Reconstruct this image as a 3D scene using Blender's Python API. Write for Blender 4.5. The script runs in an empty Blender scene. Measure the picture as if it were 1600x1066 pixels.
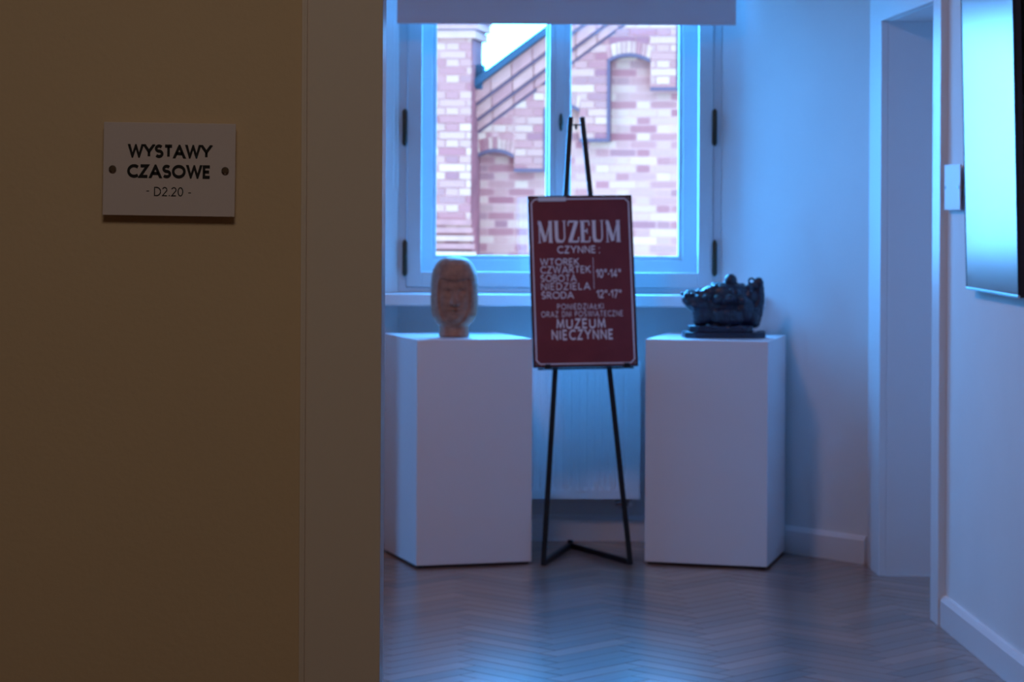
import bpy, bmesh, math, random
from mathutils import Vector, Matrix

# ------------------------------------------------------------------ camera
FPX, VPX, VPY, EYE = 3900.0, 670.0, 305.0, 1.58      # focal length and vanishing point in 1600x1066 pixels
ROLL = math.radians(0.30)
SC = bpy.context.scene
COL = SC.collection
cam_data = bpy.data.cameras.new('camera')
cam = bpy.data.objects.new('camera', cam_data)
COL.objects.link(cam)
cam.matrix_world = Matrix.Translation((0, 0, EYE)) @ Matrix.Rotation(math.radians(90), 4, 'X') @ Matrix.Rotation(ROLL, 4, 'Z')
cam_data.sensor_width = 36.0
cam_data.lens = FPX / 1600 * 36.0
cam_data.shift_x = (800 - VPX) / 1600
cam_data.shift_y = -(533 - VPY) / 1600
cam_data.clip_end = 300
cam_data.dof.use_dof = True
cam_data.dof.focus_distance = 3.98
cam_data.dof.aperture_fstop = 13.0
SC.camera = cam

# ------------------------------------------------------------------ sky, lamps, exposure
world = bpy.data.worlds.new('overcast_sky')
SC.world = world
world.use_nodes = True
bg = world.node_tree.nodes['Background']
bg.inputs['Color'].default_value = (0.055, 0.385, 1.0, 1)
bg.inputs['Strength'].default_value = 37.0
SC.view_settings.view_transform = 'Standard'
SC.view_settings.look = 'None'
SC.view_settings.gamma = 1.0
SC.view_settings.exposure = 0.0
SC.view_settings.use_curve_mapping = False
SC.cycles.use_denoising = True
SC.cycles.max_bounces = 14
SC.cycles.diffuse_bounces = 8
SC.cycles.transparent_max_bounces = 16
SC.cycles.sample_clamp_indirect = 6.0
SC.cycles.caustics_reflective = False
SC.cycles.caustics_refractive = False


def area_lamp(name, loc, size, power, color):
    l = bpy.data.lights.new(name, 'AREA')
    l.shape = 'DISK'
    l.size = size
    l.energy = power
    l.color = color
    o = bpy.data.objects.new(name, l)
    COL.objects.link(o)
    o.location = loc
    return o


area_lamp('corridor_ceiling_light', (-0.25, 2.0, 3.16), 0.9, 10.8, (1.0, 0.84, 0.64))
area_lamp('room_ceiling_light', (-0.15, 8.3, 3.16), 0.5, 22.0, (1.0, 0.66, 0.62))
for ploc, prot, psize in (((0.6, 11.79, 1.93), (math.radians(-90), 0, 0), (1.5, 1.7)), ((-5.31, 10.175, 1.625), (math.radians(-90), 0, math.radians(90)), (0.86, 1.16))):
    portal = bpy.data.lights.new('window_portal', 'AREA')
    portal.shape = 'RECTANGLE'
    portal.size, portal.size_y = psize
    portal.cycles.is_portal = True
    po = bpy.data.objects.new('window_portal', portal)
    COL.objects.link(po)
    po.location = ploc
    po.rotation_euler = prot


# ------------------------------------------------------------------ helpers
def ray(px, py):
    dx, dy = px - VPX, py - VPY
    c, s = math.cos(ROLL), math.sin(ROLL)
    return (dx * c + dy * s) / FPX, (dy * c - dx * s) / FPX


def at(px, py, Y):
    a, b = ray(px, py)
    return Vector((a * Y, Y, EYE - b * Y))


def on_floor(px, py):
    a, b = ray(px, py)
    Y = EYE / b
    return Vector((a * Y, Y, 0))


def mat(name, color, rough=0.6, spec=0.5, metal=0.0, noise=None, bump=None, coat=0.0):
    """noise=(scale, amount) colour mottling, bump=(scale, strength)"""
    m = bpy.data.materials.new(name)
    m.use_nodes = True
    nt = m.node_tree
    b = nt.nodes['Principled BSDF']
    b.inputs['Base Color'].default_value = (*color, 1)
    b.inputs['Roughness'].default_value = rough
    b.inputs['Specular IOR Level'].default_value = spec
    b.inputs['Metallic'].default_value = metal
    b.inputs['Coat Weight'].default_value = coat
    b.inputs['Coat Roughness'].default_value = rough
    if noise or bump:
        tc = nt.nodes.new('ShaderNodeTexCoord')
    if noise:
        n = nt.nodes.new('ShaderNodeTexNoise')
        n.inputs['Scale'].default_value = noise[0]
        n.inputs['Detail'].default_value = 6
        nt.links.new(tc.outputs['Object'], n.inputs['Vector'])
        r = nt.nodes.new('ShaderNodeValToRGB')
        r.color_ramp.elements[0].position = 0.3
        r.color_ramp.elements[1].position = 0.7
        k = noise[1]
        r.color_ramp.elements[0].color = (*[c * (1 - k) for c in color], 1)
        r.color_ramp.elements[1].color = (*[min(1, c * (1 + k)) for c in color], 1)
        nt.links.new(n.outputs['Fac'], r.inputs['Fac'])
        nt.links.new(r.outputs['Color'], b.inputs['Base Color'])
    if bump:
        n2 = nt.nodes.new('ShaderNodeTexNoise')
        n2.inputs['Scale'].default_value = bump[0]
        n2.inputs['Detail'].default_value = 4
        nt.links.new(tc.outputs['Object'], n2.inputs['Vector'])
        bp = nt.nodes.new('ShaderNodeBump')
        bp.inputs['Strength'].default_value = bump[1]
        bp.inputs['Distance'].default_value = 0.002
        nt.links.new(n2.outputs['Fac'], bp.inputs['Height'])
        nt.links.new(bp.outputs['Normal'], b.inputs['Normal'])
    return m


def vary_mat(name, stops, rough, island, grain=None, coat=0.0, spec=0.5):
    """colour picked per object (or per island) from a ramp"""
    m = bpy.data.materials.new(name)
    m.use_nodes = True
    nt = m.node_tree
    b = nt.nodes['Principled BSDF']
    b.inputs['Roughness'].default_value = rough
    b.inputs['Coat Weight'].default_value = coat
    b.inputs['Coat Roughness'].default_value = 0.2
    b.inputs['Specular IOR Level'].default_value = spec
    if island:
        src = nt.nodes.new('ShaderNodeNewGeometry').outputs['Random Per Island']
    else:
        src = nt.nodes.new('ShaderNodeObjectInfo').outputs['Random']
    r = nt.nodes.new('ShaderNodeValToRGB')
    while len(r.color_ramp.elements) < len(stops):
        r.color_ramp.elements.new(0.5)
    for i, c in enumerate(stops):
        r.color_ramp.elements[i].position = i / (len(stops) - 1)
        r.color_ramp.elements[i].color = (*c, 1)
    nt.links.new(src, r.inputs['Fac'])
    out = r.outputs['Color']
    tc = nt.nodes.new('ShaderNodeTexCoord')
    if grain:
        mp = nt.nodes.new('ShaderNodeMapping')
        mp.inputs['Scale'].default_value = grain[0]
        nt.links.new(tc.outputs['Object'], mp.inputs['Vector'])
        n = nt.nodes.new('ShaderNodeTexNoise')
        n.inputs['Scale'].default_value = 1.0
        n.inputs['Detail'].default_value = 5
        nt.links.new(mp.outputs['Vector'], n.inputs['Vector'])
        mx = nt.nodes.new('ShaderNodeMix')
        mx.data_type = 'RGBA'
        mx.blend_type = 'MULTIPLY'
        mx.inputs[0].default_value = grain[1]
        nt.links.new(out, mx.inputs[6])
        gr = nt.nodes.new('ShaderNodeValToRGB')
        gr.color_ramp.elements[0].position = 0.35
        gr.color_ramp.elements[0].color = (0.45, 0.42, 0.4, 1)
        gr.color_ramp.elements[1].position = 0.65
        nt.links.new(n.outputs['Fac'], gr.inputs['Fac'])
        nt.links.new(gr.outputs['Color'], mx.inputs[7])
        out = mx.outputs[2]
    nt.links.new(out, b.inputs['Base Color'])
    return m


def glass_mat(name, tint=(1, 1, 1)):
    m = bpy.data.materials.new(name)
    m.use_nodes = True
    nt = m.node_tree
    nt.nodes.remove(nt.nodes['Principled BSDF'])
    t = nt.nodes.new('ShaderNodeBsdfTransparent')
    t.inputs['Color'].default_value = (*tint, 1)
    g = nt.nodes.new('ShaderNodeBsdfGlossy')
    g.inputs['Roughness'].default_value = 0.02
    lw = nt.nodes.new('ShaderNodeLayerWeight')
    lw.inputs['Blend'].default_value = 0.5
    pw = nt.nodes.new('ShaderNodeMath')
    pw.operation = 'POWER'
    pw.inputs[1].default_value = 5.0
    nt.links.new(lw.outputs['Facing'], pw.inputs[0])
    f = nt.nodes.new('ShaderNodeMath')
    f.operation = 'MULTIPLY_ADD'
    f.inputs[1].default_value = 0.7
    f.inputs[2].default_value = 0.03
    nt.links.new(pw.outputs[0], f.inputs[0])
    mx = nt.nodes.new('ShaderNodeMixShader')
    nt.links.new(f.outputs[0], mx.inputs[0])
    nt.links.new(t.outputs[0], mx.inputs[1])
    nt.links.new(g.outputs[0], mx.inputs[2])
    nt.links.new(mx.outputs[0], nt.nodes['Material Output'].inputs['Surface'])
    return m


def fabric_mat(name, color, trans):
    m = bpy.data.materials.new(name)
    m.use_nodes = True
    nt = m.node_tree
    nt.nodes.remove(nt.nodes['Principled BSDF'])
    d = nt.nodes.new('ShaderNodeBsdfDiffuse')
    d.inputs['Color'].default_value = (*color, 1)
    t = nt.nodes.new('ShaderNodeBsdfTranslucent')
    t.inputs['Color'].default_value = (*color, 1)
    mx = nt.nodes.new('ShaderNodeMixShader')
    mx.inputs[0].default_value = trans
    nt.links.new(d.outputs[0], mx.inputs[1])
    nt.links.new(t.outputs[0], mx.inputs[2])
    nt.links.new(mx.outputs[0], nt.nodes['Material Output'].inputs['Surface'])
    return m


def tag(o, label=None, cat=None, group=None, kind=None):
    if label: o['label'] = label
    if cat: o['category'] = cat
    if group: o['group'] = group
    if kind: o['kind'] = kind
    return o


def empty(name, loc=(0, 0, 0), parent=None):
    o = bpy.data.objects.new(name, None)
    COL.objects.link(o)
    o.location = loc
    o.empty_display_size = 0.1
    if parent: o.parent = parent
    return o


def link(name, me, m, parent=None, smooth=False):
    o = bpy.data.objects.new(name, me)
    COL.objects.link(o)
    if m and not me.materials: me.materials.append(m)
    if parent is not None:
        o.parent = parent
        o.matrix_parent_inverse = world_of(parent).inverted()
    if smooth:
        for p in me.polygons: p.use_smooth = True
    return o


def world_of(o):
    mw = o.matrix_basis.copy()
    if o.parent is not None:
        mw = world_of(o.parent) @ o.matrix_parent_inverse @ mw
    return mw


class MB:
    """collects shapes (in world coordinates) for one mesh object"""
    def __init__(s):
        s.bm = bmesh.new()

    def face(s, vs):
        return s.bm.faces.new([s.bm.verts.new(v) for v in vs])

    def box(s, a, b):
        x0, y0, z0 = [min(a[i], b[i]) for i in range(3)]
        x1, y1, z1 = [max(a[i], b[i]) for i in range(3)]
        v = [s.bm.verts.new(p) for p in ((x0, y0, z0), (x1, y0, z0), (x1, y1, z0), (x0, y1, z0), (x0, y0, z1), (x1, y0, z1), (x1, y1, z1), (x0, y1, z1))]
        for f in ((3, 2, 1, 0), (4, 5, 6, 7), (0, 1, 5, 4), (1, 2, 6, 5), (2, 3, 7, 6), (3, 0, 4, 7)):
            s.bm.faces.new([v[i] for i in f])
        return s

    def obox(s, o, ax, ay, az):
        """oriented box: corner o and three edge vectors"""
        o, ax, ay, az = Vector(o), Vector(ax), Vector(ay), Vector(az)
        P = [o, o + ax, o + ax + ay, o + ay]
        v = [s.bm.verts.new(p) for p in P + [p + az for p in P]]
        for f in ((3, 2, 1, 0), (4, 5, 6, 7), (0, 1, 5, 4), (1, 2, 6, 5), (2, 3, 7, 6), (3, 0, 4, 7)):
            s.bm.faces.new([v[i] for i in f])
        return s

    def prism(s, pts, vec):
        vec = Vector(vec)
        a = [s.bm.verts.new(p) for p in pts]
        b = [s.bm.verts.new(Vector(p) + vec) for p in pts]
        n = len(pts)
        s.bm.faces.new(a)
        s.bm.faces.new(b[::-1])
        for i in range(n):
            s.bm.faces.new([a[i], b[i], b[(i + 1) % n], a[(i + 1) % n]])
        return s

    def tube(s, pts, r, n=12, closed=False):
        pts = [Vector(p) for p in pts]
        rings = []
        up = Vector((0.31, 0.2, 0.93))
        for i, p in enumerate(pts):
            if closed:
                d = pts[(i + 1) % len(pts)] - pts[i - 1]
            else:
                d = pts[min(i + 1, len(pts) - 1)] - pts[max(i - 1, 0)]
            d.normalize()
            a = d.cross(up).normalized()
            b = d.cross(a)
            rr = r[i] if isinstance(r, (list, tuple)) else r
            rings.append([s.bm.verts.new(p + rr * (math.cos(2 * math.pi * k / n) * a + math.sin(2 * math.pi * k / n) * b)) for k in range(n)])
        m = len(rings)
        for i in range(m if closed else m - 1):
            q, w = rings[i], rings[(i + 1) % m]
            for k in range(n):
                s.bm.faces.new([q[k], q[(k + 1) % n], w[(k + 1) % n], w[k]])
        if not closed:
            s.bm.faces.new(rings[0][::-1])
            s.bm.faces.new(rings[-1])
        return s

    def ball(s, c, r, u=16, v=10):
        r = Vector(r) if not isinstance(r, (int, float)) else Vector((r, r, r))
        mtx = Matrix.Translation(c) @ Matrix.Diagonal((*r, 1))
        bmesh.ops.create_uvsphere(s.bm, u_segments=u, v_segments=v, radius=1, matrix=mtx)
        return s

    def build(s, name, m, parent=None, bevel=0, smooth=False, seg=2):
        bmesh.ops.recalc_face_normals(s.bm, faces=s.bm.faces[:])
        if bevel:
            bmesh.ops.bevel(s.bm, geom=s.bm.edges[:], offset=bevel, segments=seg, affect='EDGES', profile=0.5, clamp_overlap=True)
        me = bpy.data.meshes.new(name)
        s.bm.to_mesh(me)
        s.bm.free()
        return link(name, me, m, parent, smooth)


def structure(o):
    o['kind'] = 'structure'
    return o


# ------------------------------------------------------------------ materials
M_white = mat('white_wall_paint', (0.79, 0.79, 0.80), 0.75, 0.3, noise=(3, 0.02), bump=(60, 0.15))
M_cream = mat('cream_wall_paint', (0.74, 0.57, 0.40), 0.8, 0.25, noise=(2, 0.02), bump=(90, 0.25))
M_trim = mat('white_trim_paint', (0.82, 0.80, 0.82), 0.32, 0.5)
M_casing = mat('casing_paint', (0.80, 0.71, 0.67), 0.30, 0.5)
M_ceil = mat('ceiling_paint', (0.8, 0.78, 0.76), 0.8)
M_frame = mat('window_frame_paint', (0.62, 0.63, 0.66), 0.35, 0.5)
M_hinge = mat('dark_bronze_hinge', (0.06, 0.045, 0.03), 0.4, 0.5, 0.6)
M_glass = glass_mat('window_glass')
M_ped = mat('white_lacquered_board', (0.84, 0.80, 0.84), 0.38, 0.4)
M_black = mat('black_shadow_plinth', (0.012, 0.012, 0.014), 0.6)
M_rad = mat('radiator_enamel', (0.80, 0.83, 0.86), 0.35, 0.5)
M_steel = mat('black_powder_steel', (0.006, 0.006, 0.008), 0.45, 0.4)
M_chrome = mat('brushed_metal', (0.55, 0.53, 0.52), 0.25, 0.5, 1.0)
M_blind = fabric_mat('blind_fabric', (0.72, 0.66, 0.72), 0.03)
M_red = mat('maroon_enamel', (0.21, 0.027, 0.032), 0.42, 0.4, noise=(14, 0.08))
M_pale = mat('pale_sign_paint', (0.86, 0.76, 0.78), 0.5)
M_sticker = mat('pale_sticker', (0.75, 0.68, 0.70), 0.6)
M_edge = mat('dark_sign_edge', (0.035, 0.02, 0.025), 0.5)
M_plate = mat('acrylic_plate', (0.74, 0.66, 0.72), 0.5, 0.3)
M_ink = mat('black_ink', (0.006, 0.006, 0.010), 0.5)
M_screw = mat('dark_screw', (0.40, 0.36, 0.34), 0.22, 0.5, 1.0)
M_stone = mat('brown_polished_stone', (0.36, 0.16, 0.10), 0.46, 0.3, noise=(45, 0.22), bump=(120, 0.25))
M_jade = mat('dark_navy_carved_stone', (0.022, 0.026, 0.050), 0.28, 0.5, noise=(60, 0.3), bump=(140, 0.4))
M_print = mat('dark_glazed_print', (0.44, 0.105, 0.062), 0.28, 0.3, 0.95)
M_silver = mat('silver_frame', (0.7, 0.7, 0.72), 0.3, 0.5, 1.0)
M_mortar = mat('lime_mortar', (0.60, 0.085, 0.046), 0.9, 0.1, noise=(5, 0.12))
BR = [(0.40, 0.036, 0.023), (0.52, 0.062, 0.034), (0.66, 0.105, 0.050), (0.46, 0.046, 0.028), (0.72, 0.125, 0.058), (0.58, 0.085, 0.042), (0.36, 0.036, 0.025)]
M_edge_shade = mat('painted_edge_shade', (0.13, 0.014, 0.011), 0.6, 0.2)  # dark colour for strips that imitate shade on the gable
M_brick_shade = mat('shade_toned_red_brick', (0.30, 0.030, 0.020), 0.9, 0.1, noise=(6, 0.25))  # brick colour darkened to imitate the shaded side of the pier
M_brick = vary_mat('red_brick', BR, 0.9, False, ((9, 9, 9), 0.25), spec=0.1)
M_cornice = vary_mat('cornice_brick', [(0.50, 0.060, 0.034), (0.60, 0.082, 0.042), (0.54, 0.068, 0.037)], 0.9, False, ((9, 9, 9), 0.25), spec=0.1)
M_brick_s = vary_mat('red_brick_joined', BR, 0.9, True, ((9, 9, 9), 0.25), spec=0.1)
M_zinc = mat('zinc_flashing', (0.030, 0.013, 0.014), 0.7, 0.2, 0.0)
OAK = [(0.15, 0.066, 0.038), (0.26, 0.122, 0.072), (0.20, 0.092, 0.054), (0.36, 0.18, 0.11), (0.12, 0.054, 0.034), (0.30, 0.145, 0.085)]
M_oak = vary_mat('oak_parquet', OAK, 0.30, False, ((4, 60, 20), 0.45), coat=0.9)
M_oak_s = vary_mat('oak_parquet_joined', OAK, 0.30, True, ((20, 20, 20), 0.3), coat=0.9)
M_under = mat('dark_floor_joint', (0.05, 0.03, 0.02), 0.8)
M_ground = mat('courtyard_paving', (0.35, 0.30, 0.26), 0.9, noise=(1.5, 0.2))
M_chain = mat('blind_chain_plastic', (0.8, 0.8, 0.82), 0.4)

# ------------------------------------------------------------------ room dimensions
FW = 4.0            # front face of the corridor wall
FWB = 4.30          # back face
RX = 1.915          # right wall plane
CEIL = 3.2
LX = -5.0           # left wall plane
BKW = 10.76         # room side face of the window wall
WIN = 11.42         # window plane
WL, WR = -0.14, 1.34
SPL, SPR = -0.70, 1.90   # splay starts (room side)
WTOP = 2.75
D0, D1 = 9.35, 10.42     # door opening in the right wall
DTOP = 2.318

# floor slab; planks are laid on it further down
floor = structure(MB().box((LX - .3, -1.8, -0.20), (2.7, 11.75, -0.012)).build('floor', M_under))
structure(MB().box((LX - .3, -1.8, CEIL), (2.7, 12.0, CEIL + .2)).build('ceiling', M_ceil))
m = MB()
SY0, SY1, SZ0, SZ1 = 9.75, 10.6, 1.05, 2.20
m.box((LX - .3, -1.8, -.012), (LX, SY0, CEIL))
m.box((LX - .3, SY1, -.012), (LX, 11.9, CEIL))
m.box((LX - .3, SY0, -.012), (LX, SY1, SZ0))
m.box((LX - .3, SY0, SZ1), (LX, SY1, CEIL))
structure(m.build('wall_left', M_white))
win2 = structure(empty('window_2', (LX - .1, 10.17, SZ0)))
m = MB()
for ya, yb, za, zb in ((SY0, SY0 + .08, SZ0, SZ1), (SY1 - .08, SY1, SZ0, SZ1), (SY0 + .08, SY1 - .08, SZ0, SZ0 + .08), (SY0 + .08, SY1 - .08, SZ1 - .08, SZ1), (10.16, 10.19, SZ0 + .08, SZ1 - .08)):
    m.box((LX - .13, ya, za), (LX - .07, yb, zb))
m.build('sash_frame', M_frame, win2, bevel=.003)
for ya, yb in ((SY0 + .08, 10.16), (10.19, SY1 - .08)):
    MB().box((LX - .102, ya, SZ0 + .08), (LX - .098, yb, SZ1 - .08)).build('pane', M_glass, win2)
structure(MB().box((LX, -1.8, 0), (2.6, -1.5, CEIL)).build('wall_behind', M_cream))

# corridor wall with the door opening
DL, DR, DH = at(596, 533, FW).x, 1.28, 2.45
m = MB()
m.box((LX, FW, 0), (DL - .004, FWB, CEIL))
m.box((DR + .004, FW, 0), (2.6, FWB, CEIL))
m.box((DL - .004, FW, DH + .004), (DR + .004, FWB, CEIL))
structure(m.build('wall_front', M_cream))
structure(MB().box((2.3, -1.5, 0), (2.6, FW, CEIL)).build('wall_corridor_right', M_cream))
# jamb lining of that opening and its casing (stepped outer bead)
m = MB()
m.box((DL - .004, FW - .012, 0), (DL, FWB + .012, DH))
m.box((DR, FW - .012, 0), (DR + .004, FWB + .012, DH))
m.box((DL, FW - .012, DH), (DR, FWB + .012, DH + .004))
structure(m.build('trim_1', M_trim))
CW = (596 - 470) * FW / FPX
m = MB()
for sx, e in ((-1, DL), (1, DR)):
    def X(d): return e + sx * d
    m.box((X(0.0), FW - .020, 0), (X(CW - .012), FW, DH + CW - .012))
    m.box((X(CW - .012), FW - .013, 0), (X(CW - .0085), FW, DH + CW - .0085))
    m.box((X(CW - .0085), FW - .022, 0), (X(CW - .0045), FW, DH + CW - .0045))
    m.box((X(CW - .0045), FW - .012, 0), (X(CW), FW, DH + CW))
m.box((DL - CW, FW - .020, DH), (DR + CW, FW, DH + CW))
structure(m.build('trim_2', M_casing))

# right wall with doorway
m = MB()
m.box((RX, FWB, 0), (RX + .55, D0 + .0, CEIL))
m.box((RX, D1, 0), (RX + .55, 11.9, CEIL))
m.box((RX, D0, DTOP), (RX + .55, D1, CEIL))
structure(m.build('wall_right', M_white))
# door lining and casing
m = MB()
LNX = 1.886
m.box((LNX, D0 - .14, 0), (RX, D0, DTOP + .14))
m.box((LNX, D1, 0), (RX, D1 + .27, DTOP + .14))
m.box((LNX, D0, DTOP), (RX, D1, DTOP + .14))
structure(m.build('trim_3', M_trim, bevel=.002))
m = MB()
m.box((RX + .0, D1 - .003, 0), (RX + .5, D1 - .0005, DTOP - .001))
m.box((RX + .0, D0 + .0005, 0), (RX + .5, D0 + .003, DTOP - .001))
m.box((RX + .0, D0 + .003, DTOP - .003), (RX + .5, D1 - .003, DTOP - .0005))
structure(m.build('trim_4', M_trim))
dr = structure(MB().box((RX + .50, D0 + .001, 0.004), (RX + .545, D1 - .001, DTOP - .001)).build('door_1', M_trim))
m = MB()
for za, zb in ((0.2, 0.95), (1.1, 2.15)):
    for ya, yb in ((D0 + .13, D0 + .48), (D1 - .48, D1 - .13)):
        m.box((RX + .49, ya, za), (RX + .50, yb, zb))
m.build('door_panel', M_trim, dr, bevel=.003)
MB().tube([(RX + .50, D0 + .08, 1.05), (RX + .45, D0 + .08, 1.05), (RX + .445, D0 + .10, 1.05), (RX + .445, D0 + .2, 1.05)], .009).build('handle', M_chrome, dr, smooth=True)

# window wall: splayed reveals, parapet below, lintel above
T = 0.36
m = MB()
m.prism([(SPR, BKW, -.012), (WR, WIN, -.012), (WR, WIN + T, -.012), (RX + .0, WIN + T, -.012), (RX, BKW, -.012)], (0, 0, CEIL + .012))
structure(m.build('wall_splay_right', M_white))
m = MB()
m.prism([(SPL, BKW, -.012), (WL, WIN, -.012), (WL, WIN + T, -.012), (LX, WIN + T, -.012), (LX, BKW, -.012)], (0, 0, CEIL + .012))
structure(m.build('wall_splay_left', M_white))
structure(MB().box((WL, WIN + .03, -.012), (WR, WIN + T, 1.11)).build('wall_back', M_white))
m = MB()
m.box((WL, WIN, WTOP), (WR, WIN + T, CEIL))
m.prism([(SPL, BKW, 2.95), (SPR, BKW, 2.95), (WR, WIN, 2.95), (WL, WIN, 2.95)], (0, 0, CEIL - 2.95))
structure(m.build('wall_lintel', M_white))


# baseboards: profile extruded along a floor line; n points into the room
def baseboard(name, a, b, n, h=.115, t=.024):
    a, b, n = Vector((*a, 0)), Vector((*b, 0)), Vector((*n, 0)).normalized()
    mb = MB()
    prof = [(0, 0), (t, 0), (t, h - .018), (t * .45, h), (0, h)]
    z = Vector((0, 0, 1))
    mb.prism([a + n * p + z * q for p, q in prof], b - a)
    return structure(mb.build(name, M_trim))


sn = Vector((-(WIN - BKW), -(SPR - WR)))
baseboard('baseboard_back', (WL + .02, WIN + .03), (WR - .02, WIN + .03), (0, -1))
baseboard('baseboard_splay', (SPR, BKW), (WR, WIN), sn, .118)
baseboard('baseboard_right', (RX, FWB + .1), (RX, D0 - .142), (-1, 0), .113, .022)
baseboard('baseboard_splay_left', (SPL, BKW), (WL, WIN), (WIN - BKW, -(WL - SPL)), .118)
baseboard('baseboard_window_side', (LX, BKW), (SPL, BKW), (0, -1), .118)
baseboard('baseboard_left', (LX, FWB), (LX, BKW), (1, 0))

# window sill board
s0 = 11.20
k = (WIN - s0) / (WIN - BKW)
m = MB()
m.prism([(WL + .004, WIN + .03, 1.083), (WR - .004, WIN + .03, 1.083), (WR - .004, WIN, 1.083), (WR + k * (SPR - WR) - .012, s0, 1.083), (WL - k * (WL - SPL) + .012, s0, 1.083), (WL + .004, WIN, 1.083)], (0, 0, .052))
structure(m.build('window_sill', M_trim, bevel=.004))


# ------------------------------------------------------------------ window
win = structure(empty('window_1', (0.6, WIN, 1.135)))


def ring(mb, x0, x1, z0, z1, wl, wr, wb, wt, y0, y1):
    mb.box((x0, y0, z0), (x0 + wl, y1, z1))
    mb.box((x1 - wr, y0, z0), (x1, y1, z1))
    mb.box((x0 + wl, y0, z0), (x1 - wr, y1, z0 + wb))
    mb.box((x0 + wl, y0, z1 - wt), (x1 - wr, y1, z1))


m = MB()
ring(m, WL + .001, WR - .001, 1.136, WTOP - .001, .038, .038, .022, .04, WIN, WIN + .06)
m.build('outer_frame', M_frame, win, bevel=.002)
XM = 0.598
# inner casements
for x0, x1, l, r in ((WL + .041, XM - .002, .066, .046), (XM + .002, WR - .041, .046, .066)):
    m = MB()
    ring(m, x0, x1, 1.160, WTOP - .043, l, r, .070, .07, WIN - .012, WIN + .04)
    sh = m.build('sash', M_frame, win, bevel=.004)
    MB().box((x0 + l, WIN + .012, 1.23), (x1 - r, WIN + .016, WTOP - .113)).build('pane', M_glass, sh)
MB().box((XM - .021, WIN - .026, 1.175), (XM + .021, WIN - .0125, WTOP - .06)).build('meeting_strip', M_frame, win, bevel=.003)
# lining between inner and outer casements
m = MB()
ring(m, WL + .001, WR - .001, 1.111, WTOP - .001, .07, .07, .085, .07, WIN + .062, WIN + .17)
m.build('lining', M_frame, win)
OY = WIN + .172
gl0, gl1, gr0, gr1 = at(682, 230, OY).x, at(853.5, 230, OY).x, at(892.5, 230, OY).x, at(1061, 230, OY).x
gb = at(870, 400, OY).z
xm = (gl1 + gr0) / 2
for x0, x1, g0, g1 in ((WL + .07, xm - .001, gl0, gl1), (xm + .001, WR - .07, gr0, gr1)):
    m = MB()
    z0, z1 = 1.19, WTOP - .07
    st = .018
    ring(m, x0, x1, z0, z1, g0 - x0 - st, x1 - g1 - st, gb - z0 - st, .06, OY, OY + .05)
    ring(m, g0 - st, g1 + st, gb - st, z1 - .06, st, st, st, st, OY + .018, OY + .05)
    sh = m.build('outer_sash', M_frame, win, bevel=.002)
    MB().box((g0, OY + .03, gb), (g1, OY + .034, z1 - .078)).build('pane', M_glass, sh)
# hinges and the turn handle
for hx in (632.5, 1116.5):
    for y0, y1 in ((170, 228), (375, 432)):
        p0, p1 = at(hx, y0, WIN - .02), at(hx, y1, WIN - .02)
        x = (p0.x + p1.x) / 2
        zc = [p1.z, p1.z + .006, p1.z + .012, p0.z - .012, p0.z - .006, p0.z]
        MB().tube([(x, WIN - .018, z) for z in zc], [.004, .008, .0115, .0115, .008, .004]).build('hinge', M_hinge, win, smooth=True)
hp = at(876.5, 191, WIN - .03)
MB().ball((hp.x, WIN - .034, hp.z), (.011, .012, .042)).build('turn_handle', M_hinge, win, smooth=True)

# ------------------------------------------------------------------ roller blind
BY = 11.19
bl0, bl1 = at(620.5, 38, BY).x, at(1150, 38, BY).x
bz = at(885, 38.5, BY).z
blind = empty('roller_blind', ((bl0 + bl1) / 2, BY, 2.86))
tag(blind, 'plain pale roller blind pulled partly down over the window', 'blind')
MB().box((bl0, BY, bz + .006), (bl1, BY + .0015, 2.86)).build('fabric', M_blind, blind)
MB().box((bl0, BY - .004, bz), (bl1, BY + .006, bz + .012)).build('bottom_bar', M_blind, blind, bevel=.002)
MB().tube([(bl0 - .02, BY + .03, 2.87), (bl1 + .02, BY + .03, 2.87)], .03, 20).build('roller_tube', M_chain, blind, smooth=True)
for x in (bl0 - .03, bl1 + .02):
    MB().box((x, BY - .01, 2.82), (x + .008, BY + .07, 2.949)).build('bracket', M_chain, blind)
cz = at(616, 296, BY).z
c0, c1 = at(615.5, 200, BY).x, at(621.5, 200, BY).x
pts = [(c0, BY + .03, 2.87), (c0, BY + .03, cz + .02)]
cm = (c0 + c1) / 2
cr = (c1 - c0) / 2
pts += [(cm - cr * math.cos(a), BY + .03, cz + .008 - .012 * math.sin(a)) for a in [math.pi * i / 8 for i in range(9)]]
pts += [(c1, BY + .03, cz + .02), (c1, BY + .03, 2.87)]
MB().tube(pts, .0013, 6).build('pull_chain', M_chain, blind, smooth=True)

# ------------------------------------------------------------------ radiator
RY, RZ0, RZ1 = 11.30, 0, 0
rz0, rz1 = at(920, 780, RY).z, at(1000, 567, RY).z
rx1 = at(1000, 660, RY).x
rx0 = rx1 - 1.0
rad = empty('radiator', ((rx0 + rx1) / 2, RY + .05, rz0))
tag(rad, 'white ribbed panel radiator under the window sill behind the easel', 'radiator')
per = .0352
xs = [rx0]
n = int((rx1 - rx0 - .05) / per)
off = (rx1 - rx0 - n * per) / 2
prof = [(rx0, 0)]
for i in range(n):
    b = rx0 + off + i * per
    prof += [(b, 0), (b + .006, 1), (b + .012, 1), (b + .018, 0)]
prof += [(rx1, 0)]
rows = [(rz0, 0), (rz0 + .038, 0), (rz0 + .058, 1), (rz1 - .058, 1), (rz1 - .038, 0), (rz1, 0)]
bm = bmesh.new()
grid = [[bm.verts.new((x, RY + g * k * .006, z)) for x, g in prof] for z, k in rows]
for a, b in zip(grid, grid[1:]):
    for i in range(len(prof) - 1):
        bm.faces.new([a[i], a[i + 1], b[i + 1], b[i]])
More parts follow.
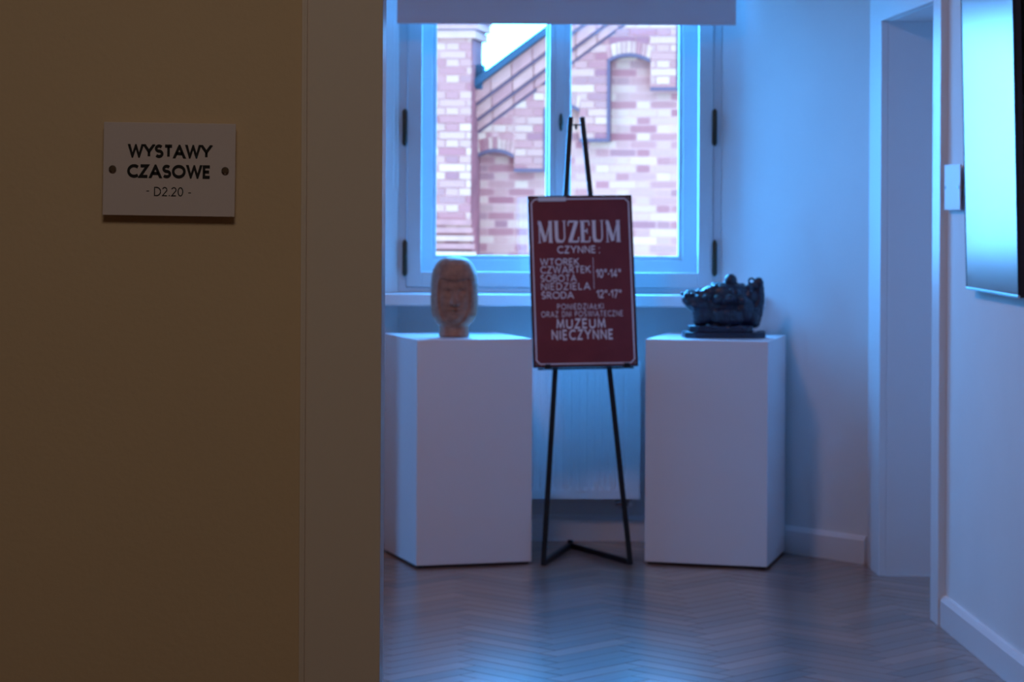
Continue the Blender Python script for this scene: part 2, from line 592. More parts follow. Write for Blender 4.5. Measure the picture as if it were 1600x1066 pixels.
me = bpy.data.meshes.new('front_panel')
bm.to_mesh(me); bm.free()
fp = link('front_panel', me, M_rad, rad)
MB().box((rx0 + .004, RY + .075, rz0 + .005), (rx1 - .004, RY + .09, rz1 - .005)).build('rear_panel', M_rad, rad)
for x in (rx0 - .002, rx1 - .002):
    MB().box((x, RY - .002, rz0), (x + .004, RY + .085, rz1 + .002)).build('side_panel', M_rad, rad, bevel=.0015)
m = MB()
for i in range(40):
    x = rx0 + .006 + i * (rx1 - rx0 - .012) / 40
    m.box((x, RY + .004, rz1 - .004), (x + .012, RY + .074, rz1 + .002))
m.build('top_grille', M_rad, rad)
for x in (rx0 + .12, rx1 - .12):
    MB().box((x, RY + .09, rz0 + .1), (x + .03, WIN + .029, rz1 - .1)).build('wall_bracket', M_rad, rad)
vx = at(972, 785, RY + .04).x
MB().tube([(vx, RY + .045, rz0 + .004), (vx, RY + .045, rz0 - .03), (vx, RY + .06, rz0 - .045), (vx, WIN + .018, rz0 - .05)], .009, 10).build('pipe', M_chrome, rad, smooth=True)
MB().tube([(vx - .03, RY + .045, rz0 - .022), (vx + .03, RY + .045, rz0 - .022)], .014, 14).build('valve', M_chrome, rad, smooth=True)
MB().tube([(vx + .03, RY + .045, rz0 - .022), (vx + .05, RY + .045, rz0 - .022)], .018, 14).build('valve_cap', M_rad, rad, smooth=True)


# ------------------------------------------------------------------ pedestals
PH = .967


def pedestal(a, b, label):
    a, b = Vector((a.x, a.y, 0)), Vector((b.x, b.y, 0))
    u = (b - a)
    L = u.length
    u.normalize()
    v = Vector((-u.y, u.x, 0))
    c = a + (u + v) * L / 2
    t = empty('pedestal', c)
    tag(t, label, 'pedestal', 'white pedestals before the window')
    z = Vector((0, 0, 1))
    i = .012
    MB().obox(a + z * .010, u * L, v * L, z * (PH - .010)).build('body', M_ped, t, bevel=.0025)
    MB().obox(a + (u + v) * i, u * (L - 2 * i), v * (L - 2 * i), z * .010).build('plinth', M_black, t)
    return c, u, v, L


pl = pedestal(on_floor(650, 888.5), on_floor(830.5, 881.5), 'white box pedestal carrying the brown stone head')
pr = pedestal(on_floor(1007, 881.5), on_floor(1198.5, 890.5), 'white box pedestal carrying the dark carved figurine')


# ------------------------------------------------------------------ stroke lettering
def arc(cx, cy, rx, ry, a0, a1, n=14):
    return [(cx + rx * math.cos(math.radians(a0 + (a1 - a0) * i / n)), cy + ry * math.sin(math.radians(a0 + (a1 - a0) * i / n))) for i in range(n + 1)]


_S = arc(.29, .755, .27, .245, 35, 270) + arc(.29, .255, .29, .255, 90, -145)[1:]
G = {
    'A': (.84, [[(0, 0), (.42, 1), (.84, 0)], [(.14, .30), (.70, .30)]]),
    'B': (.58, [[(0, 0), (0, 1), (.30, 1)] + arc(.30, .765, .22, .235, 90, -90)[1:] + [(0, .53)], [(.30, .53)] + arc(.30, .265, .28, .265, 90, -90)[1:] + [(0, 0)]]),
    'C': (.76, [arc(.5, .5, .5, .5, 48, 312, 24)]),
    'D': (.74, [[(0, 0), (0, 1), (.26, 1)] + arc(.26, .5, .48, .5, 90, -90, 20)[1:] + [(0, 0)]]),
    'E': (.52, [[(.52, 1), (0, 1), (0, 0), (.52, 0)], [(0, .51), (.46, .51)]]),
    'I': (.02, [[(.01, 0), (.01, 1)]]),
    'K': (.62, [[(0, 0), (0, 1)], [(.58, 1), (.02, .44)], [(.2, .62), (.62, 0)]]),
    'L': (.48, [[(0, 1), (0, 0), (.48, 0)]]),
    'M': (.90, [[(0, 0), (.08, 1), (.45, .12), (.82, 1), (.90, 0)]]),
    'N': (.72, [[(0, 0), (0, 1), (.72, 0), (.72, 1)]]),
    'O': (1.0, [arc(.5, .5, .5, .5, 0, 360, 30)]),
    'P': (.54, [[(0, 0), (0, 1), (.28, 1)] + arc(.28, .74, .26, .26, 90, -90)[1:] + [(0, .48)]]),
    'R': (.60, [[(0, 0), (0, 1), (.28, 1)] + arc(.28, .74, .26, .26, 90, -90)[1:] + [(0, .48)], [(.24, .48), (.60, 0)]]),
    'S': (.58, [_S]),
    'T': (.64, [[(0, 1), (.64, 1)], [(.32, 1), (.32, 0)]]),
    'U': (.70, [[(0, 1), (0, .34)] + arc(.35, .34, .35, .34, 180, 360)[1:] + [(.70, 1)]]),
    'W': (1.16, [[(0, 1), (.28, 0), (.58, 1), (.88, 0), (1.16, 1)]]),
    'Y': (.74, [[(0, 1), (.37, .46), (.74, 1)], [(.37, .46), (.37, 0)]]),
    'Z': (.64, [[(.02, 1), (.62, 1), (0, 0), (.64, 0)]]),
    '0': (.58, [arc(.29, .5, .29, .5, 0, 360, 26)]),
    '1': (.24, [[(0, .8), (.22, 1), (.22, 0)]]),
    '2': (.54, [arc(.27, .73, .26, .27, 165, -35) + [(0, 0), (.54, 0)]]),
    '4': (.60, [[(.44, 0), (.44, 1), (0, .26), (.60, .26)]]),
    '7': (.54, [[(0, 1), (.54, 1), (.16, 0)]]),
    '-': (.24, [[(0, .42), (.24, .42)]]),
    '.': (.08, [[(-.02, .03), (.12, .03)]]),
    ':': (.06, [[(0, .78), (.08, .78)], [(0, .06), (.08, .06)]]),
    ' ': (.30, []),
}
G['Ś'] = (.58, [_S, [(.26, 1.16), (.40, 1.32)]])
G['Ł'] = (.50, [[(.04, 1), (.04, 0), (.50, 0)], [(-.08, .40), (.28, .66)]])
G['Ą'] = (.84, [*G['A'][1], [(.80, 0), (.72, -.14), (.82, -.22)]])
# heavy condensed roman capitals for the big headline: (polyline, stroke factor)
SER = {
    'M': (.86, [([(.10, 0), (.10, .97)], .45), ([(.10, .95), (.42, .06)], 1.35), ([(.42, .06), (.72, .95)], .5), ([(.74, 0), (.74, 1)], 1.35),
                ([(0, 0), (.20, 0)], .4), ([(0, 1), (.16, 1)], .4), ([(.60, 0), (.88, 0)], .4), ([(.70, 1), (.88, 1)], .4)]),
    'U': (.72, [([(.14, 1), (.14, .28)] + arc(.36, .28, .22, .27, 180, 300)[1:], 1.35), (arc(.36, .28, .25, .27, 260, 360) + [(.61, 1)], .55),
                ([(0, 1), (.28, 1)], .4), ([(.50, 1), (.72, 1)], .4)]),
    'Z': (.62, [([(.04, .96), (.58, .96)], .55), ([(.52, .98), (.10, .02)], 1.4), ([(.02, .04), (.60, .04)], .55), ([(.04, .96), (.02, .76)], .45), ([(.60, .04), (.62, .26)], .45)]),
    'E': (.58, [([(.14, 0), (.14, 1)], 1.35), ([(0, .97), (.52, .97)], .5), ([(.14, .52), (.40, .52)], .5), ([(0, .03), (.54, .03)], .5),
                ([(.52, .97), (.54, .76)], .45), ([(.54, .03), (.57, .26)], .45), ([(.40, .64), (.40, .40)], .4)]),
}


def stroke(poly, t, closed):
    """flat strip along a polyline with mitred joints -> list of quads"""
    P = [Vector(p) for p in poly]
    n = len(P)
    L, R = [], []
    for i in range(n):
        if closed:
            a, b = P[(i - 1) % (n - 1)], P[(i + 1) % (n - 1)]
            d0, d1 = (P[i] - a), (b - P[i])
        else:
            d0 = P[i] - P[i - 1] if i else P[1] - P[0]
            d1 = P[i + 1] - P[i] if i < n - 1 else P[-1] - P[-2]
        d0.normalize(); d1.normalize()
        n0, n1 = Vector((-d0.y, d0.x)), Vector((-d1.y, d1.x))
        mm = n0 + n1
        if mm.length < 1e-4: mm = n0
        mm.normalize()
        k = 1 / max(.42, mm.dot(n0))
        L.append(P[i] + mm * t / 2 * k)
        R.append(P[i] - mm * t / 2 * k)
    return [(L[i], L[i + 1], R[i + 1], R[i]) for i in range(n - 1)]


def clip_band(q, lo_, hi_):
    """cut a polygon to lo_ <= y <= hi_"""
    for sgn, lim_ in ((1, lo_), (-1, hi_)):
        out_ = []
        for i in range(len(q)):
            a_, b_ = q[i - 1], q[i]
            da, db = sgn * (a_.y - lim_), sgn * (b_.y - lim_)
            if (da < 0) != (db < 0):
                out_.append(a_ + (b_ - a_) * (da / (da - db)))
            if db >= 0: out_.append(b_)
        q = out_
        if len(q) < 3: return None
    return q


def lengthen(poly, e):
    """push slanted open ends outwards so that the cut at the cap line is flat"""
    P = [Vector(p) for p in poly]
    for i, j in ((0, 1), (-1, -2)):
        d = (P[i] - P[j]).normalized()
        if abs(d.x) > .12 and abs(d.y) > .12: P[i] = P[i] + d * e
    return [tuple(p) for p in P]


def text_quads(text, t, gap, serif=False, sup=None):
    """quads of a line of text, cap height 1; returns (quads, width)"""
    x, Q = 0.0, []
    for ch in text:
        sc, dy, tt = 1, 0, t
        if ch == '*':        # raised pair of small zeros
            for _ in range(2):
                w, st = G['0']
                for pl_ in st:
                    for q in stroke([(x + p[0] * .28, .66 + p[1] * .30) for p in pl_], t * .5, True):
                        Q.append(q)
                x += w * .28 + .09
            x += .12
            continue
        w, st = (SER if serif else G)[ch]
        for s_ in st:
            poly, f = s_ if serif else (s_, 1)
            cl = len(poly) > 8 and (Vector(poly[0]) - Vector(poly[-1])).length < 1e-3
            accent = max(p[1] for p in poly) > 1.01 or min(p[1] for p in poly) < -.01
            poly = [(x + p[0], t / 2 + p[1] * (1 - t)) if not serif else (x + p[0], p[1]) for p in poly]
            if len(poly) < 8 and not accent and not serif: poly = lengthen(poly, t * .8)
            qs = stroke(poly, t * f, cl)
            if not accent: qs = [c for c in (clip_band(list(q), 0, 1) for q in qs) if c]
            Q += qs
        x += w + gap
    return Q, x - gap


def text_mesh(name, text, t, gap, box, mp, normal, depth, m, parent, serif=False):
    """box=(u0,u1,v0,v1) on the sign, v measured downwards; mp(u,v) -> world point"""
    Q, w = text_quads(text, t, gap, serif)
    u0, u1, v0, v1 = box
    lo = 0 if serif else -t / 2
    hi = w if serif else w + t / 2
    bm = bmesh.new()
    for q in Q:
        pts = []
        for p in q:
            u = u0 + (p.x - lo) / (hi - lo) * (u1 - u0)
            v = v1 + (v0 - v1) * p.y
            pts.append(mp(u, v))
        a = [bm.verts.new(p) for p in pts]
        b = [bm.verts.new(p + normal * depth) for p in pts]
        bm.faces.new(b)
        n = len(a)
        for i in range(n):
            bm.faces.new([a[i], a[(i + 1) % n], b[(i + 1) % n], b[i]])
    bmesh.ops.recalc_face_normals(bm, faces=bm.faces[:])
    me = bpy.data.meshes.new(name)
    bm.to_mesh(me); bm.free()
    return link(name, me, m, parent)


# ------------------------------------------------------------------ easel
easel_c = on_floor(912, 872)
easel = empty('display_easel', (easel_c.x, easel_c.y, 0))
tag(easel, 'thin black metal easel holding the maroon notice board', 'easel')
fl, fr = on_floor(849, 884), on_floor(985.5, 884)
fr.y += .02
tl, tr = at(891.5, 183, 10.96), at(909.5, 183, 10.965)
ap = on_floor(891, 856)


def bar(mb, a, b, w, d):
    """flat bar from a to b, w across (x), d in depth"""
    a, b = Vector(a), Vector(b)
    z = (b - a).normalized()
    x = Vector((0, 1, 0)).cross(z)
    if x.length < .2: x = Vector((0, 0, 1)).cross(z)
    x.normalize()
    y = z.cross(x)
    mb.obox(a - x * w / 2 - y * d / 2, x * w, y * d, b - a)
    return mb


for f, t_ in ((fl, tl), (fr, tr)):
    bar(MB(), f + Vector((0, 0, .004)), t_, .022, .020).build('leg', M_steel, easel, bevel=.002)
m = MB()
for f in (fl, fr):
    d = (ap - f)
    x = Vector((-d.y, d.x, 0)).normalized()
    MB().obox(f - x * .011, x * .022, d, Vector((0, 0, .022))).build('base_bar', M_steel, easel, bevel=.002)
MB().box((ap.x - .012, ap.y - .008, 0), (ap.x + .012, ap.y + .016, .034)).build('base_joint', M_steel, easel, bevel=.002)
sc_ = at(900, 198, 10.95)
MB().tube([tl + (fl - tl) * .018, tr + (fr - tr) * .018], .003, 8).build('cross_pin', M_steel, easel, smooth=True)
MB().tube([sc_ + Vector((0, .0, -.012)), sc_ + Vector((0, 0, .012))], [.004, .008], 10).build('wing_screw', M_steel, easel, smooth=True)

# notice board, resting on two pegs and leaning on the legs
c4 = [Vector(p) for p in ((822, 307), (986.5, 306), (995.5, 572.5), (835.5, 574.5))]     # TL TR BR BL in pixels


def leg_y(z):
    return fl.y + (10.96 - fl.y) * z / tl.z


yb, yt = leg_y(.84) - .030, leg_y(1.58) - .030
W3 = [at(*c4[0], yt - .022), at(*c4[1], yt + .022), at(*c4[2], yb + .022), at(*c4[3], yb - .022)]
ctr = sum(W3, Vector()) / 4
ru = ((W3[1] + W3[2]) - (W3[0] + W3[3])) / 2
rv = ((W3[3] + W3[2]) - (W3[0] + W3[1])) / 2        # downwards
bw, bh = ru.length, rv.length
ru.normalize(); rv.normalize()
nn = rv.cross(ru).normalized()      # towards the viewer
if nn.y > 0: nn = -nn
bis = (ru - rv).normalized()
pb = nn.cross(bis)
ru2, rv2 = None, None
# orthonormal pair closest to both measured directions
e1 = (ru + rv).normalized(); e2 = (ru - rv).normalized()
ru2, rv2 = (e1 + e2).normalized(), (e1 - e2).normalized()
board = empty('notice_board', ctr + rv2 * bh / 2)
tag(board, 'maroon museum opening hours board with pale lettering on the easel', 'sign')


def bd(u, v, d=0.0):
    """pixel-free board coordinates 0..1 from the top left"""
    return ctr + ru2 * (u - .5) * bw + rv2 * (v - .5) * bh + nn * d


BT = .010


def plate(mb, u0, u1, v0, v1, d0, d1):
    a = bd(u0, v0, d0)
    mb.obox(a, bd(u1, v0, d0) - a, bd(u0, v1, d0) - a, nn * (d1 - d0))
    return mb


plate(MB(), 0, 1, 0, 1, 0, BT).build('panel', M_red, board, bevel=.0025)
plate(MB(), .008, .992, .006, .994, -.0015, 0).build('back_sheet', M_rad, board)  # unseen pale sheet, added to bounce window light onto the radiator
ex, ey = .008 / bw, .008 / bh
for u0, u1, v0, v1 in ((-.002, ex * .7, -.001, 1.001), (1 - ex * .7, 1.002, -.001, 1.001), (-.002, 1.002, -.001, ey * .7), (-.002, 1.002, 1 - ey * .7, 1.001)):
    plate(MB(), u0, u1, v0, v1, -.001, BT + .002).build('rim', M_edge, board, bevel=.001)
# pale border line with cut corners
bi, bo, cc = .0125, .0175, .030


def bline(p, q):
    p, q = Vector(p), Vector(q)
    d = (q - p).normalized()
    x = Vector((-d.y, d.x)) * .0026
    P = [p + x, q + x, q - x, p - x]
    mb = MB()
    mb.prism([bd(a.x / bw, a.y / bh, BT + .0002) for a in P], nn * .0008)
    mb.build('border_line', M_pale, board)


i_ = .014
for pq in (((cc, i_), (bw - cc, i_)), ((cc, bh - i_), (bw - cc, bh - i_)), ((i_, cc), (i_, bh - cc)), ((bw - i_, cc), (bw - i_, bh - cc)),
           ((i_, cc), (cc, i_)), ((bw - i_, cc), (bw - cc, i_)), ((i_, bh - cc), (cc, bh - i_)), ((bw - i_, bh - cc), (bw - cc, bh - i_))):
    bline(*pq)
for u, v in ((i_, i_), (bw - i_, i_), (i_, bh - i_), (bw - i_, bh - i_)):
    c = bd(u / bw, v / bh, BT)
    MB().tube([c, c + nn * .003], [.0065, .005], 14).build('corner_screw', M_screw, board, smooth=False)


def puv(px, py):
    v = (py - 306.5) / (573.5 - 306.5)
    xl = 822 + v * 13.5
    xr = 986.5 + v * 9
    return (px - xl) / (xr - xl), v


a, b = puv(838, 308.5), puv(882, 315)
plate(MB(), a[0], b[0], a[1], b[1], BT + .0020, BT + .0032).build('sticker', M_sticker, board)


def bline_text(text, x0, x1, y0, y1, t, gap, serif=False):
    vm = (y0 + y1) / 2
    u0, u1 = puv(x0, vm)[0], puv(x1, vm)[0]
    v0, v1 = puv(900, y0)[1], puv(900, y1)[1]
    return text_mesh('lettering', text, t, gap, (u0, u1, v0, v1), lambda u, v: bd(u, v, BT), nn, .0006, M_pale, board, serif)


bline_text('MUZEUM', 838.5, 968.5, 345.5, 380, .15, .10, True)
bline_text('CZYNNE', 869.5, 930, 385, 397, .16, .34)
bline_text(':', 934, 937, 386, 398, .14, .1)
bline_text('WTOREK', 843, 903.5, 404.5, 415.5, .15, .28)
bline_text('CZWARTEK', 843.5, 922, 416.5, 428, .15, .28)
bline_text('SOBOTA', 844, 900, 430, 441, .15, .28)
bline_text('NIEDZIELA', 845, 921.5, 442.5, 454, .14, .36)
bline_text('ŚRODA', 845.5, 896, 456.5, 467.5, .15, .28)
bline_text('10*-14*', 931, 969.5, 422, 436, .16, .26)
bline_text('12*-17*', 932, 970.5, 454.5, 467.5, .16, .26)
bline_text('PONIEDZIAŁKI', 870.5, 942.5, 475.5, 484.5, .13, .40)
bline_text('ORAZ DNI POŚWIĄTECZNE', 846, 972.5, 487, 496, .13, .38)
bline_text('MUZEUM', 869.5, 945.5, 498.5, 514.5, .18, .40)
bline_text('NIECZYNNE', 862.5, 957.5, 515.5, 532, .18, .42)
a, b = puv(925.3, 404), puv(928, 453)
plate(MB(), a[0], b[0], a[1], b[1], BT, BT + .0006).build('bracket_line', M_pale, board)
# pegs of the easel under and before the board
for px in (857, 978):
    u = puv(px, 572)[0]
    p = bd(u, 1, 0)
    mb = MB()
    mb.obox(p - ru2 * .014 - nn * .03, ru2 * .028, nn * (.03 + BT + .014), rv2 * .008)
    mb.obox(p - ru2 * .012 + nn * (BT + .004), ru2 * .024, nn * .008, -rv2 * .013)
    mb.build('peg', M_steel, easel, bevel=.001)
pp = bd(.5, 1, 0)
p0, p1 = bd(.05, 1, -.030), bd(.97, 1, -.030)
MB().obox(p0 - nn * .0, p1 - p0, nn * .012, rv2 * .008).build('cross_rail', M_steel, easel, bevel=.001)

# ------------------------------------------------------------------ door sign in the corridor
SGY = FW - .012
s4 = [Vector(p) for p in ((162, 190.5), (369, 194), (366.5, 339), (161.5, 336))]
S3 = [at(*p, SGY) for p in s4]
sc3 = sum(S3, Vector()) / 4
su = ((S3[1] + S3[2]) - (S3[0] + S3[3])) / 2
sv = ((S3[3] + S3[2]) - (S3[0] + S3[1])) / 2
sw, sh_ = su.length, sv.length
su.normalize()
sv = Vector((su.z, 0, -su.x))
sn3 = Vector((0, -1, 0))


def door_sign(name, c, u, v, n, w, h, label, texts, M_p):
    t = empty(name, c + n * -.012 + v * h / 2)
    tag(t, label, 'sign')
    o = c - u * w / 2 - v * h / 2
    MB().obox(o, u * w, v * h, n * .004).build('plate', M_p, t, bevel=.0006)
    for s in (.072, .925):
        p = o + u * w * s + v * h * .505
        MB().tube([p - n * .012, p], .005, 14).build('standoff', M_screw, t)
        MB().tube([p + n * .004, p + n * .006, p + n * .0072], [.0060, .0060, .0042], 18).build('screw_head', M_screw, t, smooth=False)
    for tx, tt, gp, x0, x1, y0, y1 in texts:
        text_mesh('lettering', tx, tt, gp, ((x0 - 162) / 206., (x1 - 162) / 206., y0, y1), lambda a, b: o + u * w * a + v * h * b + n * .004, n, .0003, M_ink, t)
    return t


door_sign('door_sign', sc3, su, sv, sn3, sw, sh_, 'pale acrylic room sign reading WYSTAWY CZASOWE on the cream wall',
          [('WYSTAWY', .235, .25, 200.5, 331, (226 - 192.2) / 145.5, (247.5 - 192.2) / 145.5),
           ('CZASOWE', .235, .29, 199.5, 330.5, (257.5 - 192.2) / 145.5, (279 - 192.2) / 145.5),
           ('-', .10, .2, 229, 235, (291 - 192.2) / 145.5, (305.5 - 192.2) / 145.5),
           ('D2.20', .12, .26, 242, 287.5, (292.5 - 192.2) / 145.5, (307 - 192.2) / 145.5),
           ('-', .10, .2, 294.5, 300.5, (293 - 192.2) / 145.5, (307.5 - 192.2) / 145.5)], M_plate)

# small sign on the right wall beside the doorway
PX = RX - .016
ya, yb_ = PX * FPX / (1477.5 - VPX), PX * FPX / (1501.5 - VPX)
yc = (ya + yb_) / 2
zc = at(1489, 292.5, yc).z
door_sign('door_sign', Vector((PX, yc, zc)), Vector((0, -1, 0)), Vector((0, 0, -1)), Vector((-1, 0, 0)), ya - yb_, .164,
          'small blank pale plate on the right wall beside the doorway', [], M_plate)

# ------------------------------------------------------------------ framed glazed picture on the right wall
pb0, pb1 = 8.735, 7.965
pz = 1.262
PHT = 1.25
tilt = math.atan2(.030, PHT)
pic = empty('framed_picture', (RX, (pb0 + pb1) / 2, pz))
tag(pic, 'tall dark glossy framed picture hanging on the right wall', 'picture')
up = Vector((-math.sin(tilt), 0, math.cos(tilt)))
out = Vector((-math.cos(tilt), 0, -math.sin(tilt)))
yv = Vector((0, pb0 - pb1, 0))
o = Vector((RX - .006, pb1, pz))
MB().obox(o, yv, up * PHT, out * .022).build('backing', M_edge, pic, bevel=.001)
MB().obox(o + Vector((0, .006, 0)) + out * .022 + up * .006, yv - Vector((0, .012, 0)), up * (PHT - .012), out * .003).build('glazed_print', M_print, pic)
th = .009
for a, b, c in ((o, yv, up * th), (o + up * (PHT - th), yv, up * th)):
    MB().obox(a + out * .018 - up * .001, b, c, out * .010).build('frame_rail', M_silver, pic, bevel=.0008)
for a in (o, o + yv - Vector((0, .004, 0))):
    MB().obox(a + out * .018 + up * th, Vector((0, .004, 0)), up * (PHT - 2 * th), out * .009).build('frame_stile', M_edge, pic, bevel=.0008)

# ------------------------------------------------------------------ stone head
hc = at(709.5, 526, 10.80)
prof_h = [(127, 2), (129, 40), (134, 85), (145, 115), (165, 148), (200, 180), (250, 206), (300, 220), (400, 230), (550, 231), (650, 228), (700, 220), (740, 204), (770, 182), (790, 162), (803, 148), (830, 144), (880, 145), (915, 148)]
SPX = 10.80 / FPX / 6.27


def lerp_tab(tab, x):
    for (a, b), (c, d) in zip(tab, tab[1:]):
        if x <= c:
            return b + (d - b) * (x - a) / (c - a)
    return tab[-1][1]


def sstep(a, b, x):
    t = max(0, min(1, (x - a) / (b - a)))
    return t * t * (3 - 2 * t)


def gauss(x, y, cx, cy, sx, sy):
    return math.exp(-((x - cx) / sx) ** 2 - ((y - cy) / sy) ** 2)


facew = [(335, 128), (360, 146), (500, 154), (620, 146), (700, 118), (750, 82), (785, 45), (800, 20)]
rows_y = [127, 128, 130, 134, 140, 150] + [160 + i * 6.5 for i in range(116)]
NA = 140
bm = bmesh.new()
rings = []
for y in rows_y:
    y = min(y, 915)
    hw = lerp_tab(prof_h, y)
    rr = []
    for i in range(NA):
        ph = 2 * math.pi * i / NA
        sx_, cx_ = math.sin(ph), math.cos(ph)
        e = .86
        X = hw * math.copysign(abs(sx_) ** e, sx_)
        D = hw * .96 * math.copysign(abs(cx_) ** e, cx_)     # D>0 towards viewer
        if cx_ > 0:
            fwid = lerp_tab(facew, y)
            line = 345 + 14 * math.cos(X / 60.0) - abs(X) * .06      # waved fringe line
            inface = sstep(line - 6, line + 16, y) * (1 - sstep(fwid - 16, fwid + 16, abs(X))) * (1 - sstep(780, 800, y))
            d = -19 * inface
            d += inface * (22 * gauss(X, y, 0, 735, 48, 36)                    # chin
                           + 5 * gauss(X, y, 0, 425, 140, 30)                  # brow
                           - 30 * gauss(abs(X), y, 66, 466, 34, 22)             # sockets
                           + 13 * gauss(abs(X), y, 68, 472, 26, 9)              # lids
                           + 10 * gauss(abs(X), y, 85, 570, 45, 50)             # cheeks
                           - 16 * gauss(X, y, 0, 655, 50, 7)                    # mouth line
                           + 13 * gauss(X, y, 0, 640, 44, 9)
                           + 15 * gauss(X, y, 0, 674, 38, 10))
            nw = 13 + 24 * sstep(470, 590, y)
            d += 46 * math.exp(-(X / nw) ** 2) * sstep(430, 585, y) * (1 - sstep(588, 606, y))
            if y < 345: d += 6 * (1 - sstep(200, 345, abs(X)))
            # under the chin the hair masses part
            d -= 40 * gauss(X, y, 0, 830, 70, 35) * .5
            D += d
        rr.append(bm.verts.new((hc.x + X * SPX, hc.y - D * SPX, PH + (915 - y) * SPX)))
    rings.append(rr)
for a, b in zip(rings, rings[1:]):
    for i in range(NA):
        bm.faces.new([a[i], a[(i + 1) % NA], b[(i + 1) % NA], b[i]])
bm.faces.new(rings[0][::-1])
bm.faces.new(rings[-1])
bmesh.ops.recalc_face_normals(bm, faces=bm.faces[:])
me = bpy.data.meshes.new('stone_head')
bm.to_mesh(me); bm.free()
head = link('stone_head', me, M_stone, None, True)
tag(head, 'brown carved stone head with smooth bobbed hair on white pedestal', 'sculpture')

# ------------------------------------------------------------------ dark carved figurine
FY = 10.86
fc = at(1130, 525, FY)
FS = FY / FPX / 7.617


def fpt(x, y, d):
    return Vector((fc.x + (x - 686) * FS, FY - d * FS, PH + (892 - y) * FS))


fig = empty('carved_figurine', (fc.x, FY, PH))
tag(fig, 'dark navy glossy carved figurine with round knob on white pedestal', 'sculpture')


REL = bpy.data.textures.new('carved_relief', 'CLOUDS')
REL.noise_scale = .022
REL.noise_depth = 1


def blob(name, items, voxel=.0035, parent=fig):
    mb = MB()
    for it in items:
        x, y, d, rx, ry, rd = it
        mb.ball(fpt(x, y, d), (rx * FS, rd * FS, ry * FS), 18, 12)
    ob = mb.build(name, M_jade, parent, smooth=True)
    r = ob.modifiers.new('remesh', 'REMESH')
    r.mode = 'VOXEL'
    r.voxel_size = voxel
    r.use_smooth_shade = True
    sm = ob.modifiers.new('smooth', 'SMOOTH')
    sm.factor = .5
    sm.iterations = 2
    if name == 'knob': return ob
    dp = ob.modifiers.new('relief', 'DISPLACE')
    dp.texture = REL
    dp.texture_coords = 'GLOBAL'
    dp.strength = .006
    dp.mid_level = .5
    return ob


rnd = random.Random(5)
# stepped base
mb = MB()
A_, B_ = fpt(195, 892, 250), fpt(1180, 812, -250)
mb.prism([fpt(x, 892, d) for x, d in ((215, 150), (330, 235), (1040, 235), (1175, 120), (1180, -150), (1040, -230), (330, -230), (200, -120))], (0, 0, 72 * FS))
mb.build('base', M_jade, fig, bevel=.004)
mb = MB()
mb.prism([fpt(x, 822, d) for x, d in ((275, 120), (370, 195), (960, 195), (1030, 120), (1030, -150), (960, -190), (370, -190), (270, -120))], (0, 0, 74 * FS))
mb.build('upper_base', M_jade, fig, bevel=.004)
blob('foot', [(1110, 845, 60, 70, 42, 90), (1150, 835, 20, 34, 34, 60)])
# belly, ribbed
body = [(720, 620, 40, 205, 125, 190), (720, 660, 30, 230, 100, 180), (720, 420, 10, 270, 140, 170), (690, 330, 0, 200, 90, 140),
        (830, 330, 0, 150, 85, 130), (440, 640, 10, 120, 110, 130), (1030, 640, 0, 85, 120, 120), (560, 560, 0, 140, 190, 150), (930, 560, 0, 140, 190, 150),
        (600, 435, 150, 62, 52, 60), (745, 425, 165, 66, 54, 60), (890, 440, 150, 62, 52, 60), (520, 480, 90, 60, 60, 70),
        (560, 760, 150, 60, 36, 60), (730, 770, 165, 50, 32, 50), (880, 765, 150, 60, 36, 60), (680, 350, 110, 50, 40, 50), (830, 350, 110, 50, 40, 50), (755, 340, 120, 40, 40, 50)]
for i in range(13):
    a = (i - 6) / 6
    body.append((720 + a * 180, 625, 40 + 190 * math.sqrt(max(0.02, 1 - (a * .93) ** 2)) - 8, 11, 92 - 30 * a * a, 16))
blob('body', body, .003)
# bowl shaped snout at the left with curled lumps along its rim
snout = [(400, 500, 20, 170, 95, 140), (330, 465, 20, 130, 75, 130), (255, 440, 10, 66, 70, 90), (440, 580, 10, 130, 110, 130), (400, 690, 0, 75, 80, 110), (470, 420, 20, 120, 90, 130), (540, 350, 10, 110, 80, 120)]
for x, y in ((225, 375), (270, 365), (320, 360), (372, 350), (425, 340), (480, 325), (535, 300), (585, 268), (630, 255), (390, 395), (300, 400), (450, 400)):
    for d in (70, -10, -80):
        snout.append((x + rnd.uniform(-14, 14), y + rnd.uniform(-12, 12) + (8 if d > 50 else 0), d + rnd.uniform(-15, 15), 30, 28, 34))
snout += [(455, 410, 130, 36, 34, 40), (340, 510, 130, 60, 40, 40), (270, 490, 90, 40, 40, 40)]
blob('snout', snout, .003)
# raised wing at the right
wing = []
for i in range(16):
    t = i / 15
    x = 1040 + 62 * math.sin(t * 2.3) + 20 * t
    y = 720 - 490 * t
    wing.append((x, y, -10, 88 - 34 * t, 60, 80 - 35 * t))
wing += [(1120, 245, 0, 44, 52, 45), (1060, 275, 0, 50, 40, 45), (990, 300, 0, 60, 50, 60), (1000, 400, 10, 90, 90, 80), (1085, 600, 20, 40, 40, 60), (1075, 680, 20, 36, 40, 60), (1050, 560, 60, 55, 40, 40), (1040, 640, 75, 55, 40, 40)]
for i in range(10):
    a = math.radians(20 + i * 36)
    wing.append((1020 + 34 * math.cos(a), 218 + 30 * math.sin(a), 0, 14, 14, 20))
blob('wing', wing, .003)
# knob on top
blob('knob', [(772, 212, 0, 76, 80, 76), (770, 285, 0, 95, 34, 90), (700, 265, 0, 60, 30, 60), (850, 270, 0, 60, 30, 60), (905, 270, 0, 40, 30, 40)], .003)

# ------------------------------------------------------------------ herringbone parquet
PL, PWD = .400, .080
NR = 5
GAP = .0008


